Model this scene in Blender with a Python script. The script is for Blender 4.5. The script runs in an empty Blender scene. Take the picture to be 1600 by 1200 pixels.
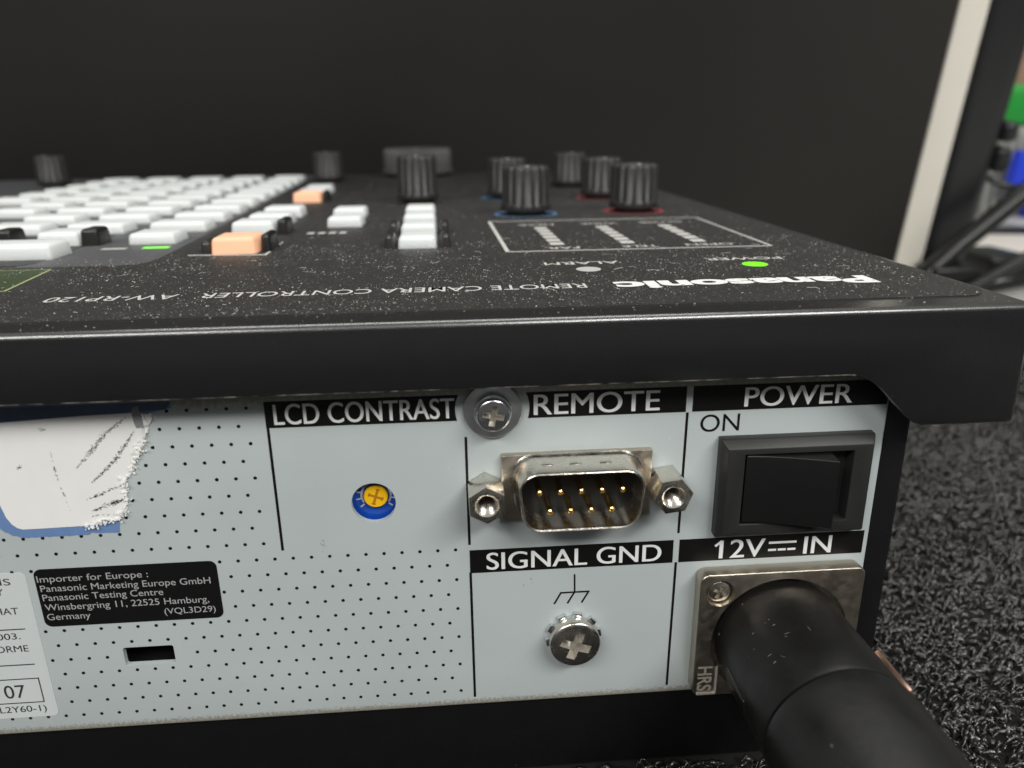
import bpy, bmesh, math, random
import numpy as np
from mathutils import Vector, Matrix

S = 0.001                      # everything below is written in millimetres
R = math.radians
scene = bpy.context.scene
col = scene.collection
random.seed(7)

# ------------------------------------------------------------------ camera
cam_d = bpy.data.cameras.new('camera')
cam = bpy.data.objects.new('camera', cam_d)
col.objects.link(cam)
scene.camera = cam
right = Vector((0.99687682, -0.07814246, -0.01141786))
down = Vector((-0.03581407, -0.3184774, -0.94725366))
fwd = Vector((0.0703844, 0.94470414, -0.32028133))
m3 = Matrix((right, -down, -fwd)).transposed()
cam.matrix_world = Matrix.Translation(Vector((-15.755, -95.406, 47.414)) * S) @ m3.to_4x4()
cam_d.sensor_fit = 'HORIZONTAL'
cam_d.sensor_width = 36.0
cam_d.lens = 36.0 * 1199.2 / 1600.0
cam_d.clip_start = 0.004
cam_d.clip_end = 50.0
cam_d.dof.use_dof = True
cam_d.dof.focus_distance = 0.112
cam_d.dof.aperture_fstop = 20.0

# ------------------------------------------------------------------ world (dim room) and lamps
world = bpy.data.worlds.new('World')
scene.world = world
world.use_nodes = True
wn, wl = world.node_tree.nodes, world.node_tree.links
bgn = wn['Background']
tc = wn.new('ShaderNodeTexCoord')
sx = wn.new('ShaderNodeSeparateXYZ')
rp = wn.new('ShaderNodeValToRGB')
mp = wn.new('ShaderNodeMapRange')
wl.new(tc.outputs['Generated'], sx.inputs[0])
wl.new(sx.outputs['Z'], mp.inputs[0])
mp.inputs[1].default_value = -1
mp.inputs[2].default_value = 1
wl.new(mp.outputs[0], rp.inputs[0])
rp.color_ramp.elements[0].position = 0.35
rp.color_ramp.elements[0].color = (0.03, 0.03, 0.03, 1)
rp.color_ramp.elements[1].position = 0.95
rp.color_ramp.elements[1].color = (0.60, 0.61, 0.59, 1)
e = rp.color_ramp.elements.new(0.62)
e.color = (0.13, 0.13, 0.127, 1)
wl.new(rp.outputs[0], bgn.inputs[0])
bgn.inputs[1].default_value = 0.7


def area(name, loc, target, sxx, syy, watts, color):
    d = bpy.data.lights.new(name, 'AREA')
    d.shape = 'RECTANGLE'
    d.size, d.size_y = sxx, syy
    d.energy = watts
    d.color = color
    o = bpy.data.objects.new(name, d)
    col.objects.link(o)
    o.location = loc
    o.rotation_euler = (Vector(target) - Vector(loc)).to_track_quat('-Z', 'Y').to_euler()
    return o


area('ceiling_lamp', (-0.80, -1.15, 1.15), (0, 0, 0), 1.1, 0.22, 17, (1.0, 0.985, 0.95))
area('ceiling_lamp', (0.75, -1.05, 1.15), (0, 0, 0), 1.1, 0.22, 21, (1.0, 0.985, 0.95))
area('ceiling_lamp', (0.1, 0.75, 1.9), (0, 0.2, 0), 1.8, 0.3, 17, (1.0, 0.985, 0.95))

scene.view_settings.view_transform = 'Standard'
scene.view_settings.look = 'None'
scene.view_settings.exposure = 0
scene.view_settings.gamma = 1
scene.view_settings.use_curve_mapping = False
scene.cycles.use_denoising = True
scene.cycles.max_bounces = 8


# ------------------------------------------------------------------ materials
def mat(name, base, rough=0.5, metal=0.0, spec=0.5, var=0.0, vscale=400, bump=0.0, bscale=2000, emit=None, estr=0,
        rvar=0.0, sss=0, coat=0):
    m = bpy.data.materials.new(name)
    m.use_nodes = True
    nt = m.node_tree
    b = nt.nodes['Principled BSDF']
    b.inputs['Base Color'].default_value = (*base, 1)
    b.inputs['Roughness'].default_value = rough
    b.inputs['Metallic'].default_value = metal
    b.inputs['Specular IOR Level'].default_value = spec
    if coat:
        b.inputs['Coat Weight'].default_value = coat
        b.inputs['Coat Roughness'].default_value = 0.2
        b.inputs['Coat IOR'].default_value = 1.5 + 0.35 * coat
    if sss:
        b.inputs['Subsurface Weight'].default_value = sss
        b.inputs['Subsurface Radius'].default_value = (0.004, 0.004, 0.004)
        b.inputs['Subsurface Scale'].default_value = 1.0
    if emit:
        b.inputs['Emission Color'].default_value = (*emit, 1)
        b.inputs['Emission Strength'].default_value = estr
    if var or bump or rvar:
        t = nt.nodes.new('ShaderNodeTexCoord')
        n = nt.nodes.new('ShaderNodeTexNoise')
        n.inputs['Scale'].default_value = vscale
        n.inputs['Detail'].default_value = 6
        nt.links.new(t.outputs['Object'], n.inputs['Vector'])
        if var:
            mx = nt.nodes.new('ShaderNodeMix')
            mx.data_type = 'RGBA'
            mx.inputs['A'].default_value = (*[c * (1 - var) for c in base], 1)
            mx.inputs['B'].default_value = (*[min(1, c * (1 + var)) for c in base], 1)
            nt.links.new(n.outputs['Fac'], mx.inputs['Factor'])
            nt.links.new(mx.outputs['Result'], b.inputs['Base Color'])
        if rvar:
            r2 = nt.nodes.new('ShaderNodeMapRange')
            r2.inputs[1].default_value = 0.3
            r2.inputs[2].default_value = 0.7
            r2.inputs[3].default_value = max(0.02, rough - rvar)
            r2.inputs[4].default_value = min(1, rough + rvar)
            nt.links.new(n.outputs['Fac'], r2.inputs[0])
            nt.links.new(r2.outputs[0], b.inputs['Roughness'])
        if bump:
            n2 = nt.nodes.new('ShaderNodeTexNoise')
            n2.inputs['Scale'].default_value = bscale
            n2.inputs['Detail'].default_value = 3
            nt.links.new(t.outputs['Object'], n2.inputs['Vector'])
            bp = nt.nodes.new('ShaderNodeBump')
            bp.inputs['Strength'].default_value = bump
            bp.inputs['Distance'].default_value = 0.0001
            nt.links.new(n2.outputs['Fac'], bp.inputs['Height'])
            nt.links.new(bp.outputs[0], b.inputs['Normal'])
    return m


def mixin(m, fac_out, color, rough=None):
    """lay a second colour over a material's base colour where fac is 1"""
    nt = m.node_tree
    b = nt.nodes['Principled BSDF']
    mx = nt.nodes.new('ShaderNodeMix')
    mx.data_type = 'RGBA'
    src = b.inputs['Base Color']
    if src.links:
        nt.links.new(src.links[0].from_socket, mx.inputs['A'])
    else:
        mx.inputs['A'].default_value = src.default_value[:]
    mx.inputs['B'].default_value = (*color, 1)
    nt.links.new(fac_out, mx.inputs['Factor'])
    nt.links.new(mx.outputs['Result'], src)


def speck(m, scale, radius, density, color, stretch=(1, 1, 1), noise=0.35):
    """scattered dust specks: voronoi cells, only some of them carrying a grain"""
    nt = m.node_tree
    t = nt.nodes.new('ShaderNodeTexCoord')
    mpg = nt.nodes.new('ShaderNodeMapping')
    mpg.inputs['Scale'].default_value = stretch
    nt.links.new(t.outputs['Object'], mpg.inputs['Vector'])
    ns = nt.nodes.new('ShaderNodeTexNoise')
    ns.inputs['Scale'].default_value = scale * 2.0
    nt.links.new(mpg.outputs[0], ns.inputs['Vector'])
    ad = nt.nodes.new('ShaderNodeVectorMath')
    ad.operation = 'MULTIPLY_ADD'
    ad.inputs[1].default_value = (noise / scale,) * 3
    nt.links.new(ns.outputs['Color'], ad.inputs[0])
    nt.links.new(mpg.outputs[0], ad.inputs[2])
    v = nt.nodes.new('ShaderNodeTexVoronoi')
    v.inputs['Scale'].default_value = scale
    nt.links.new(ad.outputs[0], v.inputs['Vector'])
    lt = nt.nodes.new('ShaderNodeMath')
    lt.operation = 'LESS_THAN'
    lt.inputs[1].default_value = radius
    nt.links.new(v.outputs['Distance'], lt.inputs[0])
    sp = nt.nodes.new('ShaderNodeSeparateColor')
    nt.links.new(v.outputs['Color'], sp.inputs[0])
    l2 = nt.nodes.new('ShaderNodeMath')
    l2.operation = 'LESS_THAN'
    l2.inputs[1].default_value = density
    nt.links.new(sp.outputs[0], l2.inputs[0])
    mu = nt.nodes.new('ShaderNodeMath')
    mu.operation = 'MULTIPLY'
    nt.links.new(lt.outputs[0], mu.inputs[0])
    nt.links.new(l2.outputs[0], mu.inputs[1])
    m2 = nt.nodes.new('ShaderNodeMath')
    m2.operation = 'MULTIPLY'
    nt.links.new(mu.outputs[0], m2.inputs[0])
    nt.links.new(sp.outputs[1], m2.inputs[1])
    mixin(m, m2.outputs[0], color)


def zband(m, z0, z1, scale, thr, color, axis='Z'):
    """a dirty band between two heights of the object, broken up by noise"""
    nt = m.node_tree
    t = nt.nodes.new('ShaderNodeTexCoord')
    s = nt.nodes.new('ShaderNodeSeparateXYZ')
    nt.links.new(t.outputs['Object'], s.inputs[0])
    n = nt.nodes.new('ShaderNodeTexNoise')
    n.inputs['Scale'].default_value = scale
    n.inputs['Detail'].default_value = 5
    nt.links.new(t.outputs['Object'], n.inputs['Vector'])
    a = nt.nodes.new('ShaderNodeMapRange')
    a.inputs[1].default_value, a.inputs[2].default_value = z0, z1
    a.inputs[3].default_value, a.inputs[4].default_value = 1, 0
    nt.links.new(s.outputs[axis], a.inputs[0])
    ad = nt.nodes.new('ShaderNodeMath')
    ad.operation = 'ADD'
    nt.links.new(a.outputs[0], ad.inputs[0])
    nt.links.new(n.outputs['Fac'], ad.inputs[1])
    g = nt.nodes.new('ShaderNodeMapRange')
    g.inputs[1].default_value, g.inputs[2].default_value = thr, thr + 0.35
    g.inputs[3].default_value, g.inputs[4].default_value = 0, 1
    nt.links.new(ad.outputs[0], g.inputs[0])
    mixin(m, g.outputs[0], color)


def edge_line(m, z, half, color):
    """paint worn thin along a pressed edge at one height"""
    nt = m.node_tree
    t = nt.nodes.new('ShaderNodeTexCoord')
    sp = nt.nodes.new('ShaderNodeSeparateXYZ')
    nt.links.new(t.outputs['Object'], sp.inputs[0])
    n = nt.nodes.new('ShaderNodeTexNoise')
    n.inputs['Scale'].default_value = 600
    n.inputs['Detail'].default_value = 6
    nt.links.new(t.outputs['Object'], n.inputs['Vector'])
    d = nt.nodes.new('ShaderNodeMath')
    d.operation = 'COMPARE'
    d.inputs[1].default_value = z
    d.inputs[2].default_value = half
    nt.links.new(sp.outputs['Z'], d.inputs[0])
    g = nt.nodes.new('ShaderNodeMapRange')
    g.inputs[1].default_value, g.inputs[2].default_value = 0.40, 0.62
    nt.links.new(n.outputs['Fac'], g.inputs[0])
    mu = nt.nodes.new('ShaderNodeMath')
    mu.operation = 'MULTIPLY'
    lx = nt.nodes.new('ShaderNodeMath')
    lx.operation = 'LESS_THAN'
    lx.inputs[1].default_value = 0.1655
    nt.links.new(sp.outputs['X'], lx.inputs[0])
    m0 = nt.nodes.new('ShaderNodeMath')
    m0.operation = 'MULTIPLY'
    nt.links.new(d.outputs[0], m0.inputs[0])
    nt.links.new(lx.outputs[0], m0.inputs[1])
    nt.links.new(m0.outputs[0], mu.inputs[0])
    nt.links.new(g.outputs[0], mu.inputs[1])
    mixin(m, mu.outputs[0], color)


M = {}
M['cover'] = mat('black_painted_metal', (0.0062, 0.0062, 0.0070), 0.34, spec=0.6, var=0.3, vscale=300, bump=0.5, bscale=5000, coat=1.0)
speck(M['cover'], 330, 0.0130, 0.14, (0.34, 0.33, 0.31))
speck(M['cover'], 900, 0.10, 0.05, (0.18, 0.18, 0.17))
edge_line(M['cover'], -0.00075, 0.00013, (0.30, 0.28, 0.25))
M['overlay'] = mat('dusty_black_membrane', (0.025, 0.0242, 0.0228), 0.55, spec=0.35, var=0.45, vscale=350, bump=0.2, bscale=3000)
speck(M['overlay'], 2300, 0.26, 0.42, (0.16, 0.155, 0.145))
speck(M['overlay'], 1300, 0.17, 0.38, (0.30, 0.29, 0.275))
speck(M['overlay'], 700, 0.10, 0.25, (0.34, 0.33, 0.31))
M['keypad'] = mat('dusty_grey_membrane', (0.085, 0.085, 0.09), 0.55, spec=0.35, var=0.2, vscale=350)
speck(M['keypad'], 650, 0.12, 0.25, (0.30, 0.29, 0.28))
M['green_print'] = mat('dusty_olive_membrane', (0.03, 0.05, 0.015), 0.55, var=0.3, vscale=350)
speck(M['green_print'], 650, 0.12, 0.3, (0.26, 0.25, 0.2))
M['panel'] = mat('pale_grey_paint', (0.468, 0.517, 0.522), 0.42, spec=0.4, var=0.10, vscale=45, bump=0.12, bscale=3500)
speck(M['panel'], 420, 0.06, 0.10, (0.22, 0.22, 0.21))
speck(M['panel'], 300, 0.06, 0.06, (0.75, 0.75, 0.73))
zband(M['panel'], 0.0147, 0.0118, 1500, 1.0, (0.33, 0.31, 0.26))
zband(M['panel'], -0.0363 + 0.0003, -0.0363 + 0.0024, 2500, 1.05, (0.27, 0.25, 0.21))
M['ink'] = mat('black_ink', (0.0055, 0.005, 0.005), 0.42, spec=0.35, bump=0.1)
M['cutout'] = mat('bare_panel_lettering', (0.80, 0.82, 0.815), 0.45, spec=0.4)
M['white_ink'] = mat('white_ink', (0.56, 0.55, 0.52), 0.6, var=0.25, vscale=900)
M['white_bold'] = mat('white_logo_ink', (0.78, 0.78, 0.77), 0.6, var=0.08, vscale=900)
M['chassis'] = mat('black_chassis_paint', (0.0058, 0.0058, 0.0066), 0.45, spec=0.4, var=0.3, vscale=250, bump=0.25, bscale=3500)
speck(M['chassis'], 230, 0.06, 0.12, (0.30, 0.29, 0.27))
M['key'] = mat('white_translucent_key', (0.735, 0.765, 0.755), 0.42, sss=0.7, var=0.04, vscale=120)
M['key_black'] = mat('black_key', (0.012, 0.012, 0.012), 0.35, var=0.3, vscale=600)
M['key_smoke'] = mat('smoked_key', (0.030, 0.028, 0.025), 0.3, var=0.3, vscale=600)
M['key_orange'] = mat('lit_orange_key', (0.78, 0.46, 0.30), 0.45, emit=(1.0, 0.48, 0.26), estr=0.36)
M['green_led'] = mat('lit_green_indicator', (0.1, 0.6, 0.02), 0.4, emit=(0.22, 0.90, 0.0), estr=0.85)
M['white_led'] = mat('unlit_indicator', (0.55, 0.55, 0.53), 0.4)
M['knob'] = mat('black_rubber_knob', (0.028, 0.0275, 0.027), 0.42, spec=0.45, var=0.45, vscale=700)
M['knob_grey'] = mat('grey_rubber_knob', (0.075, 0.073, 0.07), 0.5, spec=0.4, var=0.2, vscale=700)
M['ring_blue'] = mat('blue_ring_ink', (0.09, 0.22, 0.42), 0.5, var=0.25, vscale=700)
M['ring_red'] = mat('red_ring_ink', (0.42, 0.045, 0.06), 0.5, var=0.25, vscale=700)
M['nickel'] = mat('nickel', (0.69, 0.65, 0.58), 0.24, metal=1, var=0.12, vscale=700, bump=0.25, bscale=3000, rvar=0.07)
M['nickel_dull'] = mat('sandblasted_nickel', (0.52, 0.465, 0.385), 0.36, metal=1, var=0.14, vscale=900, bump=0.45, bscale=6000, rvar=0.08)
M['zinc'] = mat('zinc_plate', (0.70, 0.72, 0.73), 0.2, metal=1, var=0.08, vscale=800, rvar=0.06)
M['zinc_dull'] = mat('zinc_washer', (0.56, 0.58, 0.59), 0.42, metal=1, var=0.08, vscale=500, rvar=0.05)
M['recess'] = mat('scored_recess_metal', (0.62, 0.59, 0.53), 0.38, metal=0.75, var=0.35, vscale=2500)
M['gold'] = mat('gold_contact', (0.86, 0.60, 0.22), 0.2, metal=1)
M['insulator'] = mat('black_insulator', (0.009, 0.0085, 0.008), 0.3, spec=0.5, var=0.5, vscale=500)
M['emboss'] = mat('pale_raised_nickel', (0.66, 0.61, 0.53), 0.45, metal=0.5)  # paler nickel than the flange, for the raised emblem
M['switch_frame'] = mat('charcoal_plastic', (0.022, 0.022, 0.022), 0.45, spec=0.4, var=0.15, vscale=500, bump=0.15, bscale=5000)
M['rocker'] = mat('black_rocker_plastic', (0.0068, 0.007, 0.0072), 0.35, spec=0.45, var=0.2, vscale=500)
speck(M['rocker'], 300, 0.06, 0.12, (0.2, 0.2, 0.2))
M['blue_plastic'] = mat('blue_trimmer_plastic', (0.006, 0.065, 0.42), 0.28, var=0.2, vscale=700, coat=0.3)
M['yellow_plastic'] = mat('yellow_trimmer_plastic', (0.88, 0.50, 0.006), 0.4)
M['yellow_dark'] = mat('trimmer_slot', (0.42, 0.17, 0.01), 0.5)
M['sticker_blue'] = mat('blue_sticker_border', (0.145, 0.245, 0.47), 0.5, var=0.15, vscale=500)
M['sticker_white'] = mat('white_sticker_paper', (0.86, 0.86, 0.84), 0.55, var=0.04, vscale=300)
M['scuff'] = mat('grey_scuff', (0.40, 0.39, 0.365), 0.7, var=0.4, vscale=1500)
M['paper_label'] = mat('pale_label_film', (0.61, 0.65, 0.655), 0.3, var=0.03, vscale=300)
M['label_black'] = mat('black_label_film', (0.006, 0.0055, 0.006), 0.35, var=0.2, vscale=400)
M['label_text'] = mat('grey_label_lettering', (0.40, 0.40, 0.40), 0.5)
M['dark_text'] = mat('dark_label_lettering', (0.035, 0.035, 0.04), 0.5)
M['rubber'] = mat('black_rubber', (0.0075, 0.0073, 0.0068), 0.43, spec=0.4, var=0.5, vscale=160, bump=0.35, bscale=700, rvar=0.12)
speck(M['rubber'], 330, 0.09, 0.10, (0.22, 0.21, 0.2))
M['carpet'] = mat('black_carpet_base', (0.005, 0.0048, 0.0045), 0.8, var=0.4, vscale=300)
M['fibre'] = mat('black_carpet_fibre', (0.023, 0.0218, 0.020), 0.23, spec=1.0, var=0.9, vscale=260, bump=0.8, bscale=2600)
M['desk'] = mat('pale_desk', (0.55, 0.54, 0.51), 0.5, var=0.05, vscale=30)
M['screen'] = mat('dark_screen_face', (0.0215, 0.0197, 0.0175), 0.6, spec=0.3, var=0.45, vscale=4, rvar=0.12)
M['bezel'] = mat('white_edge_strip', (0.83, 0.795, 0.70), 0.45, var=0.04, vscale=40)
M['shell'] = mat('black_plastic_shell', (0.012, 0.0125, 0.014), 0.4, spec=0.5)
M['leg'] = mat('black_tube', (0.008, 0.008, 0.008), 0.36, spec=0.4)
M['wall'] = mat('grey_wall', (0.30, 0.29, 0.27), 0.8, var=0.05, vscale=6)
M['box_green'] = mat('green_plastic', (0.015, 0.33, 0.04), 0.4, var=0.1, vscale=40)
M['box_blue'] = mat('blue_plastic_sheet', (0.02, 0.06, 0.75), 0.35, var=0.1, vscale=40)
M['box_grey'] = mat('grey_ribbed_plastic', (0.33, 0.33, 0.30), 0.5, var=0.08, vscale=60)
M['paper'] = mat('paper', (0.66, 0.62, 0.57), 0.6, var=0.04, vscale=50)
M['book'] = mat('grey_book_cover', (0.40, 0.40, 0.42), 0.5, var=0.05, vscale=50)
M['skin_box'] = mat('brown_card', (0.34, 0.20, 0.15), 0.6, var=0.1, vscale=50)

# ------------------------------------------------------------------ object helpers
ORI = {}


def link(name, mesh, m, parent=None, origin=None, angle=35):
    """origin in mm; mesh coordinates arrive in mm, world aligned"""
    n = len(mesh.vertices)
    co = np.empty(n * 3, 'f')
    mesh.vertices.foreach_get('co', co)
    co = co.reshape(-1, 3)
    if origin is None:
        origin = (0, 0, 0)
    co = (co - np.array(origin, 'f')) * S
    mesh.vertices.foreach_set('co', co.ravel())
    mesh.update()
    if m is not None:
        idx = [p.material_index for p in mesh.polygons]
        mesh.materials.clear()
        for k in (m if isinstance(m, tuple) else (m,)):
            mesh.materials.append(k)
        if isinstance(m, tuple):
            mesh.polygons.foreach_set('material_index', idx)
        else:
            mesh.polygons.foreach_set('material_index', [0] * len(idx))
    if angle:
        mesh.polygons.foreach_set('use_smooth', [True] * len(mesh.polygons))
        mesh.set_sharp_from_angle(angle=R(angle))
    o = bpy.data.objects.new(name, mesh)
    col.objects.link(o)
    base = Vector((0, 0, 0))
    if parent is not None:
        o.parent = parent
        base = ORI[parent.name]
    o.location = (Vector(origin) - base) * S
    ORI[o.name] = Vector(origin)
    return o


def obj(name, bm, m, parent=None, origin=None, angle=35):
    me = bpy.data.meshes.new(name)
    bmesh.ops.recalc_face_normals(bm, faces=bm.faces[:])
    bm.to_mesh(me)
    bm.free()
    return link(name, me, m, parent, origin, angle)


def thing(name, label, cat, origin, group=None):
    o = bpy.data.objects.new(name, None)
    o.empty_display_size = 0.01
    col.objects.link(o)
    o.location = Vector(origin) * S
    ORI[o.name] = Vector(origin)
    return tag(o, label, cat, group)


def tag(o, label, cat, group=None):
    o['label'] = label
    o['category'] = cat
    if group:
        o['group'] = group
    return o


def copy_part(o, origin, parent):
    c = o.copy()
    col.objects.link(c)
    c.parent = parent
    c.location = (Vector(origin) - ORI[parent.name]) * S
    ORI[c.name] = Vector(origin)
    return c


def copy_with_children(o, origin, parent):
    c = copy_part(o, origin, parent)
    for ch in [x for x in bpy.data.objects if x.parent == o]:
        d = ch.copy()
        col.objects.link(d)
        d.parent = c
    return c


def box(x0, x1, y0, y1, z0, z1, bev=0, seg=2, bm=None):
    b = bmesh.new()
    r = bmesh.ops.create_cube(b, size=1)
    for v in b.verts:
        v.co = Vector(((x0 + x1) / 2 + v.co.x * (x1 - x0), (y0 + y1) / 2 + v.co.y * (y1 - y0), (z0 + z1) / 2 + v.co.z * (z1 - z0)))
    if bev:
        bmesh.ops.bevel(b, geom=b.edges[:], offset=bev, segments=seg, profile=0.5, affect='EDGES')
    return merge(bm, b)


def merge(bm, b):
    if bm is None:
        return b
    me = bpy.data.meshes.new('tmp')
    b.to_mesh(me)
    b.free()
    bm.from_mesh(me)
    bpy.data.meshes.remove(me)
    return bm


def prism(poly, y0, y1, axis='Y', bev=0, seg=2, bm=None):
    """poly in (x,z) extruded along Y, or in (x,y) extruded along Z"""
    b = bmesh.new()
    f = (lambda p, h: (p[0], h, p[1])) if axis == 'Y' else ((lambda p, h: (p[0], p[1], h)) if axis == 'Z' else (lambda p, h: (h, p[0], p[1])))
    A = [b.verts.new(f(p, y0)) for p in poly]
    B = [b.verts.new(f(p, y1)) for p in poly]
    n = len(poly)
    fa = b.faces.new(A)
    fb = b.faces.new(B[::-1])
    for i in range(n):
        b.faces.new((A[i], B[i], B[(i + 1) % n], A[(i + 1) % n]))
    bmesh.ops.recalc_face_normals(b, faces=b.faces[:])
    if bev:
        eds = list({e for ff in (fa, fb) for e in ff.edges})
        bmesh.ops.bevel(b, geom=eds, offset=bev, segments=seg, profile=0.5, affect='EDGES')
    return merge(bm, b)


def rrect(x0, x1, z0, z1, r, seg=6):
    out = []
    for cx, cz, a in ((x1 - r, z1 - r, 0), (x0 + r, z1 - r, 90), (x0 + r, z0 + r, 180), (x1 - r, z0 + r, 270)):
        for i in range(seg + 1):
            t = R(a + 90 * i / seg)
            out.append((cx + r * math.cos(t), cz + r * math.sin(t)))
    return out


def circle(cx, cz, r, n=32):
    return [(cx + r * math.cos(2 * math.pi * i / n), cz + r * math.sin(2 * math.pi * i / n)) for i in range(n)]


def lathe(prof, c, axis='Y', n=48, bm=None, flute=None):
    """prof: (radius, height) list; height runs along -Y (towards the camera) or +Z"""
    b = bmesh.new()
    rings = []
    for k, (r, h) in enumerate(prof):
        ring = []
        if r < 1e-6:
            ring = [b.verts.new(pt(c, axis, 0, 0, h))]
        else:
            for i in range(n):
                t = 2 * math.pi * i / n
                rr = r
                if flute and flute[0] <= k <= flute[1]:
                    rr = r - flute[3] * (0.5 + 0.5 * math.cos(flute[2] * t)) ** 2
                ring.append(b.verts.new(pt(c, axis, rr * math.cos(t), rr * math.sin(t), h)))
        rings.append(ring)
    for a, d in zip(rings, rings[1:]):
        if len(a) == 1 and len(d) == 1:
            continue
        for i in range(n):
            j = (i + 1) % n
            if len(a) == 1:
                b.faces.new((a[0], d[i], d[j]))
            elif len(d) == 1:
                b.faces.new((a[i], a[j], d[0]))
            else:
                b.faces.new((a[i], a[j], d[j], d[i]))
    bmesh.ops.recalc_face_normals(b, faces=b.faces[:])
    return merge(bm, b)


def pt(c, axis, u, v, h):
    if axis == 'Y':
        return (c[0] + u, c[1] - h, c[2] + v)
    return (c[0] + u, c[1] + v, c[2] + h)


def tube(path, r, n=12, bm=None, caps=True):
    b = bmesh.new()
    pts = [Vector(p) for p in path]
    rings = []
    nrm = None
    for i, p in enumerate(pts):
        t = (pts[min(i + 1, len(pts) - 1)] - pts[max(i - 1, 0)]).normalized()
        if nrm is None:
            nrm = t.orthogonal().normalized()
        nrm = (nrm - t * nrm.dot(t)).normalized()
        bi = t.cross(nrm)
        rad = r[i] if isinstance(r, (list, tuple)) else r
        rings.append([b.verts.new(p + (nrm * math.cos(2 * math.pi * k / n) + bi * math.sin(2 * math.pi * k / n)) * rad) for k in range(n)])
    for a, d in zip(rings, rings[1:]):
        for i in range(n):
            b.faces.new((a[i], a[(i + 1) % n], d[(i + 1) % n], d[i]))
    if caps:
        b.faces.new(rings[0][::-1])
        b.faces.new(rings[-1])
    return merge(bm, b)


def smooth_path(p, sub=8):
    P = [Vector(q) for q in p]
    P = [P[0]] + P + [P[-1]]
    out = []
    for i in range(1, len(P) - 2):
        for k in range(sub):
            t = k / sub
            a, b_, c, d = P[i - 1], P[i], P[i + 1], P[i + 2]
            out.append(0.5 * ((2 * b_) + (c - a) * t + (2 * a - 5 * b_ + 4 * c - d) * t * t + (3 * b_ - a - 3 * c + d) * t ** 3))
    out.append(P[-2])
    return out


def cut(bm, cutters, bevel=0, blimit=40):
    """boolean difference; returns a mesh in mm"""
    def tmp(b):
        me = bpy.data.meshes.new('tmp')
        bmesh.ops.recalc_face_normals(b, faces=b.faces[:])
        b.to_mesh(me)
        b.free()
        o = bpy.data.objects.new('tmp', me)
        col.objects.link(o)
        return o
    a = tmp(bm)
    cs = [tmp(c) for c in cutters]
    for c in cs:
        md = a.modifiers.new('cut', 'BOOLEAN')
        md.operation = 'DIFFERENCE'
        md.solver = 'EXACT'
        md.object = c
    if bevel:
        md = a.modifiers.new('bev', 'BEVEL')
        md.width = bevel
        md.segments = 2
        md.limit_method = 'ANGLE'
        md.angle_limit = R(blimit)
    dg = bpy.context.evaluated_depsgraph_get()
    dg.update()
    me = bpy.data.meshes.new_from_object(a.evaluated_get(dg))
    for o in cs + [a]:
        d = o.data
        bpy.data.objects.remove(o)
        bpy.data.meshes.remove(d)
    return me


# ---- lettering
def glyphs(body, offset=0.0, shear=0.0, space=1.0):
    c = bpy.data.curves.new('tmp', 'FONT')
    c.body = body
    c.size = 1.0
    c.offset = offset
    c.shear = shear
    c.space_character = space
    c.resolution_u = 6
    o = bpy.data.objects.new('tmp', c)
    col.objects.link(o)
    dg = bpy.context.evaluated_depsgraph_get()
    dg.update()
    me = bpy.data.meshes.new_from_object(o.evaluated_get(dg))
    bpy.data.objects.remove(o)
    bpy.data.curves.remove(c)
    return me


_cap = {}


def cap_height(offset):
    if offset not in _cap:
        me = glyphs('H', offset)
        ys = [v.co.y for v in me.vertices]
        _cap[offset] = (min(ys), max(ys))
    return _cap[offset]


LIFT = 0.04


def letter(body, x0, x1, base, cap, m, parent, where='rear', depth=0.0, offset=0.0, shear=0.0, space=1.0, name='lettering', bold=0.0):
    """fit a line of text between two positions on a plane; base = baseline, cap = capital height"""
    me = glyphs(body, offset, shear, space)
    n = len(me.vertices)
    co = np.empty(n * 3, 'f')
    me.vertices.foreach_get('co', co)
    co = co.reshape(-1, 3)
    lo, hi = cap_height(offset)
    u = (co[:, 0] - co[:, 0].min()) / (co[:, 0].max() - co[:, 0].min())
    w = (co[:, 1] - lo) / (hi - lo) * cap
    out = np.empty_like(co)
    if where == 'rear':            # reads along +X, up is +Z, faces -Y
        out[:, 0] = x0 + u * (x1 - x0)
        out[:, 1] = depth - LIFT
        out[:, 2] = base + w
    elif where == 'top':           # reads along -X, up is -Y, faces +Z
        out[:, 0] = x0 + u * (x1 - x0)
        out[:, 1] = base - w
        out[:, 2] = depth + LIFT
    else:                          # 'side': reads downwards, faces -Y
        out[:, 2] = x0 + u * (x1 - x0)
        out[:, 0] = base + w
        out[:, 1] = depth - LIFT
    me.vertices.foreach_set('co', out.ravel())
    if bold:                       # a second, slightly shifted impression thickens the stems
        bm = bmesh.new()
        bm.from_mesh(me)
        b2 = bmesh.new()
        b2.from_mesh(me)
        bmesh.ops.translate(b2, verts=b2.verts[:], vec=(bold, -0.012 if where == 'rear' else 0, 0.012 if where == 'top' else 0))
        bm = merge(bm, b2)
        bm.to_mesh(me)
        bm.free()
    cen = out.mean(axis=0)
    return link(name, me, m, parent, tuple(float(x) for x in cen), angle=0)


def flat(name, poly, m, parent, y=0.0, t=0.05, bm=None):
    """thin printed or stuck-on layer standing t proud of the rear panel"""
    cx = sum(p[0] for p in poly) / len(poly)
    cz = sum(p[1] for p in poly) / len(poly)
    return obj(name, prism(poly, y - t, y + 0.0), m, parent, (cx, y, cz))


def bar(x0, z0, x1, z1, w, y=0, t=0.035, bm=None):
    d = Vector((x1 - x0, z1 - z0)).normalized() * w / 2
    nx, nz = -d.y, d.x
    return prism([(x0 - nx, z0 - nz), (x1 - nx, z1 - nz), (x1 + nx, z1 + nz), (x0 + nx, z0 + nz)], y - t, y, bm=bm)


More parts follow.
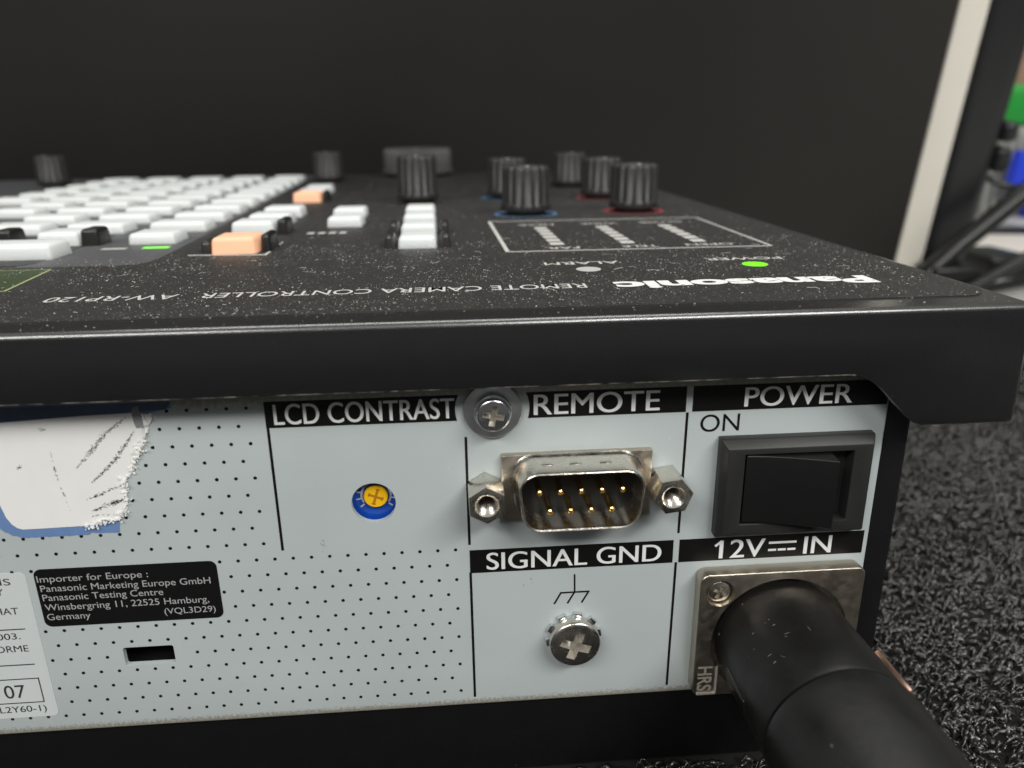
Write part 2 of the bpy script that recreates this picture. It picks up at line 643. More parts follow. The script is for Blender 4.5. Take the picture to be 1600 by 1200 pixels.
def phillips(c, r, h, dome, neck=None, size=0.55, rot=20, deep=1.0, flatr=0.82):
    """pan head screw facing -Y with a cross recess; returns a mesh"""
    pr = [(0, 0), (r * 0.98, 0), (r, 0.15), (r, h * 0.75)]
    for i in range(1, 7):
        a = i / 6 * math.pi / 2
        pr.append((r * (flatr + (1 - flatr) * math.cos(a)) if i < 6 else r * flatr, h * 0.75 + h * 0.25 * math.sin(a)))
    for i in range(1, 5):
        q = i / 5
        pr.append((r * flatr * (1 - q), h + dome * (1 - (1 - q) ** 2)))
    pr.append((0, h + dome))
    head = lathe(pr, c, n=40)
    cs = []
    for k in (0, 90):
        b = bmesh.new()
        w0, w1 = r * 0.19, r * 0.12
        L0, L1 = r * size, r * size * 0.75
        vs = []
        top, bot = h + dome + 0.3, h - deep
        for (L, w, hh) in ((L1, w1, bot), (L0, w0, top)):
            for sx_, sy_ in ((-1, -1), (1, -1), (1, 1), (-1, 1)):
                a = R(rot + k)
                u, v = sx_ * L, sy_ * w
                uu, vv = u * math.cos(a) - v * math.sin(a), u * math.sin(a) + v * math.cos(a)
                vs.append(b.verts.new((c[0] + uu, c[1] - hh, c[2] + vv)))
        b.faces.new(vs[:4][::-1])
        b.faces.new(vs[4:])
        for i in range(4):
            j = (i + 1) % 4
            b.faces.new((vs[i], vs[j], vs[4 + j], vs[4 + i]))
        cs.append(b)
    me = cut(head, cs)
    for p in me.polygons:
        q = p.center
        rho = math.hypot(q.x - c[0], q.z - c[2])
        p.material_index = 1 if (rho < r * 0.74 and c[1] - q.y < h - 0.04) and c[1] - q.y > 0.05 else 0
    return me


# ================================================================== SETTING
FLOOR = -50.6
g = obj('desk_top', box(-1500, 1800, -120, 1700, -80, FLOOR - 1.2), M['desk'])
g['kind'] = 'structure'
wl_ = obj('wall', box(-3000, 4000, 1760, 1800, -900, 1500), M['wall'])
wl_['kind'] = 'structure'

# carpet mat: a sheet with lumpy surface
b = bmesh.new()
bmesh.ops.create_grid(b, x_segments=60, y_segments=50, size=1)
for v in b.verts:
    v.co = Vector((-90 + v.co.x * 410, -225 + v.co.y * 475, FLOOR - 0.4))
bmesh.ops.solidify(b, geom=b.faces[:], thickness=0.7)
c_ = obj('carpet', b, M['carpet'])
c_['kind'] = 'structure'


def pile():
    rng = np.random.default_rng(3)
    N = 62000
    # nearer to the camera the loops are laid denser
    x = rng.uniform(-20, 318, N * 3)
    y = rng.uniform(-60, 250, N * 3)
    keep = ~((x < 46.5) & (y > 1.5)) & (rng.random(N * 3) < np.clip(1.25 - (y + 70) / 330 - np.clip(x - 150, 0, 200) / 400, 0.25, 1))
    x, y = x[keep][:N], y[keep][:N]
    x = np.concatenate([x, rng.uniform(-260, -20, 22000), rng.uniform(-20, 318, 16000)])
    y = np.concatenate([y, rng.uniform(-170, 0, 22000), rng.uniform(-170, -60, 16000)])
    N = len(x)
    pitch = 2.7
    row = np.round((y + 0.7 * np.sin(x / 9.0) + 0.4 * np.sin(x / 3.1 + y)) / pitch)
    y = row * pitch + rng.normal(0, 0.55, N) - 0.7 * np.sin(x / 9.0)
    ang = rng.normal(0.08, 0.55, N)
    stray = rng.random(N) < 0.14
    ang[stray] = rng.uniform(-1.6, 1.6, stray.sum())
    L = rng.uniform(1.2, 3.2, N)
    H = rng.gamma(2.0, 0.30, N) + 0.2
    H[stray] *= 1.3
    H = np.clip(H, 0.2, 3.0)
    rad = rng.uniform(0.18, 0.58, N) * np.where(stray, 0.45, 1.0)
    bend = rng.normal(0, 0.35, N)
    zb = rng.uniform(-0.5, 0.3, N)
    K, C = 6, 4
    t = np.linspace(0, 1, K)
    s = (t - 0.5)[None, :] * L[:, None]
    lat = (bend[:, None] * (np.sin(t * math.pi))[None, :]) + rng.normal(0, 0.10, (N, K))
    px = x[:, None] + s * np.cos(ang)[:, None] - lat * np.sin(ang)[:, None]
    py = y[:, None] + s * np.sin(ang)[:, None] + lat * np.cos(ang)[:, None]
    pz = FLOOR + zb[:, None] + H[:, None] * np.sin(t * math.pi)[None, :] ** 0.8 + rng.normal(0, 0.06, (N, K))
    co = np.empty((N, K, C, 3), 'f')
    for k in range(C):
        a = 2 * math.pi * k / C + 0.4
        rr = rad[:, None] * (0.55 + 0.45 * np.sin(t * math.pi))[None, :]
        co[:, :, k, 0] = px - np.sin(ang)[:, None] * rr * math.cos(a)
        co[:, :, k, 1] = py + np.cos(ang)[:, None] * rr * math.cos(a)
        co[:, :, k, 2] = pz + rr * math.sin(a)
    ok = ~((co[..., 0].min(axis=(1, 2)) < 48.4) & (co[..., 1].max(axis=(1, 2)) > 0.2))
    co = co[ok]
    N = len(co)
    base = (np.arange(N) * K * C)[:, None, None]
    ii = np.arange(K - 1)[None, :, None] * C
    kk = np.arange(C)[None, None, :]
    k2 = (np.arange(C) + 1) % C
    k2 = k2[None, None, :]
    q = np.stack([base + ii + kk, base + ii + k2, base + ii + C + k2, base + ii + C + kk], axis=-1).reshape(-1, 4)
    me = bpy.data.meshes.new('carpet_pile')
    nv = N * K * C
    me.vertices.add(nv)
    me.vertices.foreach_set('co', (co.reshape(-1, 3)).ravel())
    me.loops.add(q.size)
    me.loops.foreach_set('vertex_index', q.ravel().astype('i'))
    me.polygons.add(len(q))
    me.polygons.foreach_set('loop_start', np.arange(len(q), dtype='i') * 4)
    me.update(calc_edges=True)
    me.validate()
    o = link('carpet_pile', me, M['fibre'], angle=0)
    me.polygons.foreach_set('use_smooth', [True] * len(me.polygons))
    o['kind'] = 'stuff'


pile()

# ------------------------------------------------------------------ what stands behind
LEAN = math.atan(0.17)
scr = thing('monitor', 'large dark flat screen with a white edge strip leaning behind the controller', 'monitor', (-220, 345, FLOOR - 1.2))
scr.rotation_euler = (LEAN, 0, 0)


def leaning(name, bm, m):
    me_o = obj(name, bm, m, None, (-220, 345, FLOOR - 1.2))
    me_o.parent = scr
    me_o.location = (0, 0, 0)
    ORI[me_o.name] = Vector((-220, 345, FLOOR - 1.2))
    return me_o


F0 = FLOOR - 1.2
leaning('screen_face', box(-700, 246.3, 345, 352, F0, F0 + 420, 0.5), M['screen'])
leaning('edge_strip', box(246.6, 262.6, 344.4, 353, F0, F0 + 420, 0.8), M['bezel'])
bk = prism(rrect(262.9, 300, 352, 400, 12, 8) , F0 + 12, F0 + 420, axis='Z')
leaning('back_shell', bk, M['shell'])
cl = lathe([(0, 0), (6, 0), (7, 2), (7, 14), (5, 17), (0, 17)], (303, 372, 42), n=24)
cl = box(297, 306, 352, 372, F0 + 69, F0 + 83, 3, 3)
leaning('knob', cl, M['shell'])
cl = box(297, 306, 352, 372, F0 + 86, F0 + 97, 3, 3)
leaning('knob', cl, M['shell'])

tag(obj('power_cable', tube(smooth_path([(303, 362, 22), (308, 361, 14), (318, 358, 9.5), (335, 354, 7), (380, 350, 8), (420, 350, -20), (440, 352, FLOOR + 2)]), 2.0, 10), M['leg']),
    'thin black cable curving away from the side of the dark screen', 'cable')

st = thing('display_stand', 'black tubular stand with slanting legs at the foot of the white edge strip', 'stand', (270, 322, FLOOR))
obj('leg', tube([(250, 318, -38), (270, 322, -21.5), (330, 334, 21), (420, 352, 86)], [5.6, 5.6, 5.6, 5.6], 16), M['leg'], st, (270, 322, -30))
obj('leg', tube([(268, 305, -43.5), (300, 312, -20.0 - 10), (340, 320, -9), (420, 336, 32)], 3.4, 14), M['leg'], st, (268, 305, -43))
obj('leg', tube([(276, 312, -46.0), (300, 322, -45.2), (420, 372, -43.5)], 3.0, 14), M['leg'], st, (276, 312, -46))
obj('foot', box(252, 279, 310, 332, FLOOR, -31, 2.5, 3), M['leg'], st, (265, 320, FLOOR))

# clutter on the desk further back
gb = box(512, 640, 655, 760, FLOOR - 1.2, 40, 3)
for i in range(14):
    gb = box(514 + i * 9, 519 + i * 9, 651, 656, FLOOR + 3, 34, 0.8, 2, gb)
tag(obj('ribbed_bin', gb, M['box_grey'], None, (570, 700, FLOOR)), 'grey ribbed plastic bin on the desk under the green tub', 'bin')
tag(obj('tub', box(516, 620, 660, 740, 40.5, 79, 6, 3), M['box_green'], None, (570, 700, 40)), 'bright green plastic tub on top of the ribbed bin', 'tub')
tag(obj('carton', box(528, 620, 745, 790, FLOOR, 135, 2), M['skin_box'], None, (570, 765, FLOOR)), 'pinkish brown carton standing behind the green tub', 'carton')
tag(obj('folder', prism([(524.5, -14), (600, -14), (600, 18.5), (528, 18.5)], 628, 640, bev=1), M['box_blue'], None, (560, 634, -14)), 'bright blue plastic folder leaning against the ribbed bin', 'folder')
sh = box(500, 640, 560, 650, FLOOR - 1.2, -44.5, 1)
tag(obj('book', sh, M['book'], None, (560, 600, FLOOR)), 'grey hardback book lying flat below the blue folder', 'book')
tag(obj('carton', box(546, 610, 590, 640, -44.4, -20, 1), M['box_blue'], None, (570, 610, -44)), 'small bright blue carton on the grey book below the folder', 'carton')
pg = prism([(372, 452), (470, 440), (520, 520), (410, 545)], FLOOR - 1.1, FLOOR + 4, axis='Z', bev=0.6)
tag(obj('notepad', pg, M['paper'], None, (440, 490, FLOOR)), 'cream notepad lying on the desk between the stand legs', 'notepad')
tag(obj('tablet', prism([(440, 548), (590, 536), (600, 556), (450, 559)], FLOOR - 1.1, FLOOR + 7, axis='Z', bev=1), M['shell'], None, (500, 555, FLOOR)),
    'flat black case lying behind the cream notepad', 'case')
tag(obj('power_adapter', box(330, 362, 372, 420, FLOOR - 1.2, FLOOR + 14, 4, 3), M['leg'], None, (346, 396, FLOOR)),
    'small black power adapter on the desk below the slanting legs', 'adapter')

# ================================================================== THE CONTROLLER
ctl = thing('camera_controller', 'black desktop control box with white keys, knobs and a pale grey connector panel', 'controller', (-130, 145, FLOOR))

XR = 58.6
shell = box(-320, XR, -4.9, 300, 8.6, 25.0, 0.85, 4)
inner = box(-318, XR - 1.5, -3.6, 298, 0, 23.6)
notch = prism([(-330, 0), (-330, 16.25), (34.6, 16.25), (36.4, 15.95), (38.2, 15.1), (39.6, 13.9), (43.3, 10.2), (44.4, 9.3), (45.6, 8.8), (47, 8.55), (47, 0)], -8, -2)
cover = link('cover', cut(shell, [inner, notch], bevel=0.18, blimit=50), M['cover'], ctl, (-130, 145, 17))

# chassis
ch = box(-318, 48.0, 0.9, 285, FLOOR + 0.3, 23.0, 0.6, 2)
wells = [prism(circle(-27.8, -1.4, 3.6, 32), 0, 9), box(-65, -57, 0, 9, -26, -22)]
link('chassis', cut(ch, wells), M['chassis'], ctl, (-130, 145, FLOOR))

# rear panel sheet with its holes
pz0, pz1, px1 = -36.3, 22, 43.7
ps = prism([(-316, pz0), (px1, pz0), (px1, pz1), (-316, pz1)], -0.0, 1.0, bev=0.0)
ps = bmesh.new()
ps = box(-316, px1, 0.0, 0.88, pz0, pz1, 0.38, 4, None)
trim_hole = prism(circle(-27.8, -1.4, 3.0, 48), -2, 3)
slot_hole = prism(rrect(-64.6, -57.6, -25.5, -22.4, 0.35, 3), -2, 3)
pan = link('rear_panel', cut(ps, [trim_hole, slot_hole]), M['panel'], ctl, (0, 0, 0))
obj('security_slot', box(-64.8, -57.4, 0.9, 6, -25.7, -22.2), M['insulator'], ctl, (-61, 1, -24))
bpy.data.objects.remove(bpy.data.objects['security_slot'])
sl = bmesh.new()
sl = box(-64.9, -57.3, 4.5, 5.0, -25.8, -22.1, bm=None)
obj('security_slot', sl, M['insulator'], ctl, (-61, 4.7, -24))

# printed header strips (the ones beside the screw end in an arc around its washer)
SC = (-11.3, 11.7)


def arc(side):
    pts = []
    for z in np.linspace(10.2, 13.85, 8):
        dx = math.sqrt(max(0.1, 4.95 ** 2 - (z - SC[1]) ** 2))
        pts.append((SC[0] + side * dx, float(z)))
    return pts


flat('header_strip', [(-40.9, 10.2)] + arc(-1) + [(-40.9, 13.85)], M['ink'], pan)
flat('header_strip', [(14.95, 10.2), (14.95, 13.85)] + arc(1)[::-1], M['ink'], pan)
flat('header_strip', [(15.85, 10.2), (px1 - 0.35, 10.2), (px1 - 0.35, 13.85), (15.85, 13.85)], M['ink'], pan)
flat('header_strip', [(-14.95, -13.2), (14.42, -13.2), (14.42, -9.5), (-14.95, -9.5)], M['ink'], pan)
flat('header_strip', [(15.3, -13.2), (px1 - 0.8, -13.2), (px1 - 0.8, -9.5), (15.3, -9.5)], M['ink'], pan)
for nm, seg in (('divider_line', (-40.7, 10.3, -40.7, -8.0)), ('divider_line', (-14.95, 7.8, -14.92, -8.6)), ('divider_line', (-14.9, -13.1, -14.85, -34.8)),
                ('divider_line', (15.2, 10.1, 15.05, -8.4)), ('divider_line', (14.95, -13.2, 14.75, -34.9))):
    obj(nm, bar(*seg, 0.36), M['ink'], pan, ((seg[0] + seg[2]) / 2, 0, (seg[1] + seg[3]) / 2))
Y1 = -0.045
letter('LCD CONTRAST', -39.8, -16.4, 10.62, 2.8, M['cutout'], pan, depth=Y1, bold=0.10)
letter('REMOTE', -5.8, 11.2, 10.62, 2.85, M['cutout'], pan, depth=Y1, bold=0.10)
letter('POWER', 23.0, 38.1, 10.65, 2.75, M['cutout'], pan, depth=Y1, bold=0.10)
letter('SIGNAL GND', -12.6, 12.6, -12.75, 2.7, M['cutout'], pan, depth=Y1, bold=0.10)
letter('12V', 21.25, 28.0, -12.9, 2.95, M['cutout'], pan, depth=Y1, bold=0.10)
letter('IN', 33.9, 38.0, -12.85, 2.85, M['cutout'], pan, depth=Y1, bold=0.10)
letter('ON', 17.1, 22.6, 7.15, 2.5, M['ink'], pan)
obj('lettering', bar(20.6, -10.85, 21.5, -10.1, 0.36, Y1 - 0.03), M['cutout'], pan, (21, 0, -10.4))
dc = bar(28.6, -10.75, 32.75, -10.75, 0.36, Y1)
for k in range(3):
    dc = bar(28.6 + k * 1.45, -11.95, 28.6 + k * 1.45 + 1.2, -11.95, 0.34, Y1, bm=dc)
obj('current_symbol', dc, M['cutout'], pan, (30.6, 0, -11.4))
gs = bar(0.1, -14.3, 0.15, -17.25, 0.24)
gs = bar(-2.0, -17.3, 2.35, -17.3, 0.25, t=0.04, bm=gs)
for a_, b_ in ((-1.88, -2.85), (0.12, -0.9), (2.2, 1.2)):
    gs = bar(a_, -17.3, b_, -19.15, 0.25, t=0.045, bm=gs)
obj('ground_symbol', gs, M['ink'], pan, (0, 0, -16))

# printed dot grid
db = bmesh.new()
for k in range(-1, 19):
    z = 10.6 - 2.4875 * k if k <= 8 else -9.3 - 2.42 * (k - 8)
    off = -54.4 + (1.25 if k % 2 else 0)
    for j in range(-12, 18):
        x = off + 2.5 * j
        if x < -84 or z < -34.5:
            continue
        lim = -42.5 if z > -8.8 else -15.9
        if x > lim or (-76.5 < x < -50.6 and -17.6 < z < -10) or (x < -77.5 and -33 < z < -10) or (x < -63 and z > -2.0):
            continue
        if -65.5 < x < -56.8 and -26.2 < z < -21.8:
            continue
        db = prism(circle(x, z, 0.245, 10), -0.03, 0.0, bm=db)
obj('dot_grid', db, M['ink'], pan, (-48, 0, -10), angle=0)

# scuffs and scratches on the paint
sb = bmesh.new()
for (x, z, n, sp) in ((-35.1, -7.6, 26, 0.5), (-6.2, -14.6, 10, 0.35), (-7.3, -15.6, 6, 0.2), (-41, -5, 3, 0.3)):
    for i in range(n):
        a = random.uniform(0, 6.28)
        px_, pz_ = x + random.gauss(0, sp * 0.35), z + random.gauss(0, sp)
        r_ = random.uniform(0.03, 0.11)
        sb = prism([(px_ + r_ * math.cos(a + q), pz_ + r_ * random.uniform(0.6, 1.6) * math.sin(a + q)) for q in (0, 1.6, 2.9, 4.4)], -0.02, 0, bm=sb)
obj('scuff', sb, M['scuff'], pan, (-30, 0, -8), angle=0)['kind'] = 'stuff'

# importer label
imp = flat('importer_label', rrect(-74.2, -49.9, -18.2, -9.05, 1.0, 5), M['label_black'], ctl, 0, 0.06)
for body, x0, x1, bz, cp in (('Importer for Europe :', -73.9, -59.2, -11.05, 1.0), ('Panasonic Marketing Europe GmbH', -73.7, -51.0, -12.55, 1.0),
                             ('Panasonic Testing Centre', -73.7, -57.6, -14.0, 1.0), ('Winsbergring 11, 22525 Hamburg,', -73.7, -51.6, -15.55, 1.0),
                             ('Germany', -73.7, -67.9, -17.1, 1.0), ('(VQL3D29)', -57.9, -50.9, -17.15, 0.95)):
    letter(body, x0, x1, bz, cp, M['label_text'], imp, depth=-0.06)
# compliance label running out of the picture
cmp_ = flat('compliance_label', rrect(-106, -75.3, -33.3, -9.4, 0.8, 4), M['paper_label'], ctl, 0, 0.06)
for body, x0, x1, bz, cp in (('IS', -78.8, -77.4, -11.2, 1.0), ('Y', -79.6, -78.6, -12.75, 1.0), ('HAT', -80.4, -77.3, -15.85, 1.05),
                             ('003.', -81.0, -77.9, -19.9, 1.0), ('ORME', -81.6, -77.2, -22.0, 1.05), ('07', -82.0, -79.1, -29.8, 2.2), ('(VQL2Y60-1)', -86.4, -76.8, -32.3, 1.05)):
    letter(body, x0, x1, bz, cp, M['dark_text'], cmp_, depth=-0.06)
lb = bar(-100, -18.3, -77.0, -18.3, 0.16, -0.06)
lb = bar(-100, -24.2, -76.9, -24.2, 0.16, -0.06, bm=lb)
for sgm in ((-95, -26.6, -76.9, -26.6), (-76.9, -26.5, -76.9, -30.7), (-95, -30.7, -76.9, -30.7)):
    lb = bar(*sgm, 0.14, -0.06, t=0.04, bm=lb)
obj('ruled_line', lb, M['dark_text'], cmp_, (-85, 0, -24))

# torn sticker
rag = random.Random(4)


def ragged(pts, amp, step=0.35):
    out = []
    for (x0, z0), (x1, z1) in zip(pts, pts[1:]):
        n = max(1, int(math.hypot(x1 - x0, z1 - z0) / step))
        for i in range(n):
            t = i / n
            out.append((x0 + (x1 - x0) * t + rag.uniform(-amp, amp), z0 + (z1 - z0) * t + rag.uniform(-amp, amp)))
    return out + [pts[-1]]


blue_poly = [(-110, 14.6)] + [(-52.4, 14.4), (-52.6, 13.5), (-55.3, 12.9)] + ragged([(-56.4, 11), (-60, 3.4), (-62.2, -0.2), (-61.6, -2.4), (-61.8, -3.9)], 0.08) + \
    ragged([(-61.8, -3.95), (-65.4, -3.85), (-65.7, -4.1), (-74.1, -4.15), (-75.8, -3.6), (-77.0, -2.6), (-77.4, 0)], 0.07) + [(-78, 5), (-110, 5)]
stk = flat('torn_sticker', blue_poly, M['sticker_blue'], ctl, 0, 0.06)
white_poly = [(-76.6, 12.3)] + [(-73.8, 12.35), (-64.3, 12.85), (-57.4, 13.05)] + ragged([(-55.3, 12.9), (-55.1, 12.2), (-55.9, 10.6), (-56.5, 9.3), (-57.4, 7.6), (-57.8, 6.7), (-58.5, 5.0), (-60.0, 3.5),
    (-59.9, 2.2), (-60.0, 0.9), (-60.3, -0.6), (-61.2, -1.8), (-62.2, -2.2), (-63.6, -2.0), (-64.6, -2.8), (-65.8, -2.7), (-67.2, -2.75)], 0.10) + \
    [(-74.0, -2.85), (-74.7, -2.6), (-75.3, -2.0), (-75.8, -1.0), (-76.3, 1.4), (-77.2, 5), (-78.5, 12.2)]
wst = obj('paper_face', prism(white_poly, -0.14, -0.061), M['sticker_white'], stk, (-66, 0, 5))
obj('upper_band', prism([(-110, 12.3), (-73.8, 12.4), (-64.3, 12.9), (-57.4, 13.1), (-53.2, 13.35), (-52.5, 14.3), (-110, 14.3)], -0.1, -0.062), mat('navy_sticker_band', (0.075, 0.105, 0.175), 0.5, var=0.3, vscale=500), stk, (-66, 0, 13))  # darker, greyer blue band along the sticker's top edge
scb = bmesh.new()
for path, dens, wd in (([(-58.3, 12.5), (-61.1, 10.4), (-63.2, 8.2), (-65.6, 5.7)], 190, 0.16), ([(-57.5, 10.6), (-59.2, 8.4), (-60.6, 6.6), (-62.4, 5.0), (-64.1, 3.5)], 190, 0.14),
                       ([(-60.2, 3.0), (-62, 2.3), (-63.6, 1.7), (-65.2, 1.1)], 75, 0.14), ([(-60.3, 1.0), (-62.2, 0.4), (-64.8, -0.6)], 130, 0.15),
                       ([(-60.6, -1.1), (-62.4, -1.2), (-65.5, -1.3)], 22, 0.13),
                       ([(-68.4, 8.2), (-68.3, 4.6), (-67.5, -0.4)], 40, 0.05), ([(-73.2, 5.6), (-72.2, 6.6)], 9, 0.15), ([(-69.2, 11.4), (-68.4, 11.2)], 14, 0.08), ([(-56.2, 9.6), (-58.8, 4.9)], 40, 0.12)):
    P_ = [Vector((p[0], p[1], 0)) for p in path]
    for i in range(dens):
        t = rag.random() * (len(P_) - 1)
        k = min(int(t), len(P_) - 2)
        p = P_[k].lerp(P_[k + 1], t - k)
        d = (P_[k + 1] - P_[k]).normalized()
        nrm_ = Vector((-d.y, d.x, 0))
        env = math.sin(math.pi * min(0.97, max(0.03, t / (len(P_) - 1)))) ** 0.5
        p = p + nrm_ * rag.gauss(0, wd) * env
        a, b2 = rag.uniform(0.06, 0.30) * env, rag.uniform(0.03, 0.10)
        d2 = (d + nrm_ * rag.gauss(0, 0.9)).normalized()
        n2 = Vector((-d2.y, d2.x, 0))
        q = [p + d2 * a, p + n2 * b2, p - d2 * a, p - n2 * b2]
        scb = prism([(v.x, v.y) for v in q], -0.16, -0.13, bm=scb)
obj('scuff', scb, M['scuff'], stk, (-63, 0, 5), angle=0)['kind'] = 'stuff'
cr = bmesh.new()
edge = [(-55.3, 12.9), (-55.1, 12.2), (-55.9, 10.6), (-56.5, 9.3), (-57.4, 7.6), (-57.8, 6.7), (-58.5, 5.0), (-60.0, 3.5), (-59.9, 2.2), (-60.0, 0.9), (-60.3, -0.6), (-61.2, -1.8), (-62.2, -2.2), (-63.6, -2.0), (-64.6, -2.8), (-65.8, -2.8)]
for i in range(230):
    t = rag.random() * (len(edge) - 1)
    k = int(t)
    p = Vector(edge[k]).lerp(Vector(edge[min(k + 1, len(edge) - 1)]), t - k)
    px_, pz_ = p.x + rag.gauss(-0.12, 0.28), p.y + rag.gauss(0, 0.22)
    rr, a0 = rag.uniform(0.05, 0.24), rag.uniform(0, 6.28)
    poly = [(px_ + rr * rag.uniform(0.4, 1.2) * math.cos(a0 + q), pz_ + rr * rag.uniform(0.4, 1.2) * math.sin(a0 + q)) for q in (0, 1.2, 2.3, 3.6, 5.0)]
    d0 = rag.uniform(0.05, 0.42)
    cr = prism(poly, -0.10 - d0, -0.08 - d0 * 0.5, bm=cr)
obj('paper_crumbs', cr, M['sticker_white'], stk, (-59, 0, 5), angle=0)['kind'] = 'stuff'
gp = prism(ragged([(-57.2, 13.9), (-56.5, 13.9), (-56.3, 12.2), (-56.2, 10.9), (-57.2, 11.0), (-57.5, 12.4), (-57.2, 13.9)], 0.1), -0.15, -0.13)
obj('adhesive_patch', gp, mat('grey_adhesive', (0.27, 0.28, 0.29), 0.6, var=0.3, vscale=700), stk, (-57, 0, 12), angle=0)

# screw with large washer under the cover's lip
csw = obj('washer', lathe([(0, 0), (3.9, 0), (3.92, 0.1), (3.92, 0.6), (3.8, 0.72), (2.0, 0.72), (0, 0.72)], (SC[0], 0, SC[1]), n=56), M['zinc_dull'], ctl, (SC[0], 0, SC[1]))
obj('spring_washer', lathe([(0, .72), (2.45, .72), (2.5, .8), (2.5, 1.35), (2.4, 1.45), (2.1, 1.48), (0, 1.48)], (SC[0], 0, SC[1]), n=48), M['zinc'], csw, (SC[0], 0, SC[1]))
link('screw', phillips((SC[0], -1.48, SC[1]), 2.25, 1.35, 0.12, size=0.66, rot=78, deep=1.0), (M['zinc'], M['recess']), csw, (SC[0], 0, SC[1]))

# ground terminal
GX, GZ = 0.0, -24.7
teeth = []
for i in range(10):
    a0 = 2 * math.pi * (i + 0.25) / 10
    for da, r_ in ((-0.20, 3.55), (-0.14, 4.2), (0.14, 4.2), (0.20, 3.55)):
        teeth.append((GX + r_ * math.cos(a0 + da), GZ + r_ * math.sin(a0 + da)))
gt = obj('lock_washer', prism(teeth, -0.75, -0.02, bev=0.15), M['zinc'], ctl, (GX, 0, GZ))
link('screw', phillips((GX, -0.76, GZ), 3.75, 1.8, 0.22, size=0.64, rot=70, deep=1.3), (M['nickel'], M['recess']), gt, (GX, 0, GZ))

# contrast trimmer, recessed in its hole
tr = obj('contrast_trimmer', box(-31.6, -24.0, 1.7, 6.5, -5.2, 2.2), M['blue_plastic'], ctl, (-27.8, 2, -1.4))
obj('dial', lathe([(0, 0), (1.62, 0), (1.66, 0.1), (1.66, 0.5), (1.55, 0.62), (0, 0.62)], (-27.6, 1.7, -1.0), n=40), M['yellow_plastic'], tr, (-27.6, 1.7, -1.0))
dk = bmesh.new()
for ang_, ln in ((72, 1.25), (-22, 1.1)):
    a = R(ang_)
    dk = bar(-27.6 - ln * math.cos(a), -1.0 - ln * math.sin(a), -27.6 + ln * math.cos(a), -1.0 + ln * math.sin(a), 0.34, 1.08 - (0.004 if ang_ > 0 else 0), t=0.02, bm=dk)
    for s_ in (-1, 1):
        ex, ez = -27.6 + s_ * (ln - 0.15) * math.cos(a), -1.0 + s_ * (ln - 0.15) * math.sin(a)
        dk = bar(ex - 0.3 * math.sin(a), ez + 0.3 * math.cos(a), ex + 0.3 * math.sin(a), ez - 0.3 * math.cos(a), 0.16, 1.08, t=0.03, bm=dk)
obj('dial_slot', dk, M['yellow_dark'], tr, (-27.6, 1.1, -1.0))
tk = bmesh.new()
rin = []
for i in range(29):
    a = R(-32 + i * 244 / 28)
    rin.append((a, 1.85, 2.15))
tb = bmesh.new()
for (a, r0, r1), (a2, _, _) in zip(rin, rin[1:]):
    vs = [tb.verts.new((-27.6 + r * math.cos(t), 1.66, -1.0 + r * math.sin(t))) for r, t in ((r0, a), (r1, a), (r1, a2), (r0, a2))]
    tb.faces.new(vs)
tk = merge(tk, tb)
for a in (-38, -12, 12, 35, 145, 168, 192, 218):
    t = R(a)
    tk = bar(-27.6 + 2.1 * math.cos(t), -1.0 + 2.1 * math.sin(t), -27.6 + 2.8 * math.cos(t), -1.0 + 2.8 * math.sin(t), 0.2, 1.69, t=0.04, bm=tk)
obj('dial_scale', tk, mat('grey_scale_print', (0.50, 0.50, 0.54), 0.5), tr, (-27.6, 1.66, -1.0))


# ------------------------------------------------------------------ serial connector
def dshape(wt, wb, h, r, cx=0.0, cz=0.0, seg=7):
    P_ = [Vector((wt / 2, h / 2)), Vector((-wt / 2, h / 2)), Vector((-wb / 2, -h / 2)), Vector((wb / 2, -h / 2))]
    out = []
    for i in range(4):
        p, a, b3 = P_[i], P_[i - 1], P_[(i + 1) % 4]
        d1, d2 = (a - p).normalized(), (b3 - p).normalized()
        half = math.acos(max(-1, min(1, d1.dot(d2)))) / 2
        dist = r / math.tan(half)
        cc = p + (d1 + d2).normalized() * (r / math.sin(half))
        s0, s1 = p + d1 * dist - cc, p + d2 * dist - cc
        a0, a1 = math.atan2(s0.y, s0.x), math.atan2(s1.y, s1.x)
        while a1 < a0:
            a1 += 2 * math.pi
        if a1 - a0 > math.pi:
            a1 -= 2 * math.pi
        for k in range(seg + 1):
            t = a0 + (a1 - a0) * k / seg
            out.append((cx + cc.x + r * math.cos(t), cz + cc.y + r * math.sin(t)))
    return out


def loft(loops, closed_ring=False):
    b = bmesh.new()
    rings = [[b.verts.new((p[0], y, p[1])) for p in lp] for y, lp in loops]
    n = len(rings[0])
    pairs = list(zip(rings, rings[1:]))
    if closed_ring:
        pairs.append((rings[-1], rings[0]))
    for a, d in pairs:
        for i in range(n):
            b.faces.new((a[i], a[(i + 1) % n], d[(i + 1) % n], d[i]))
    return b


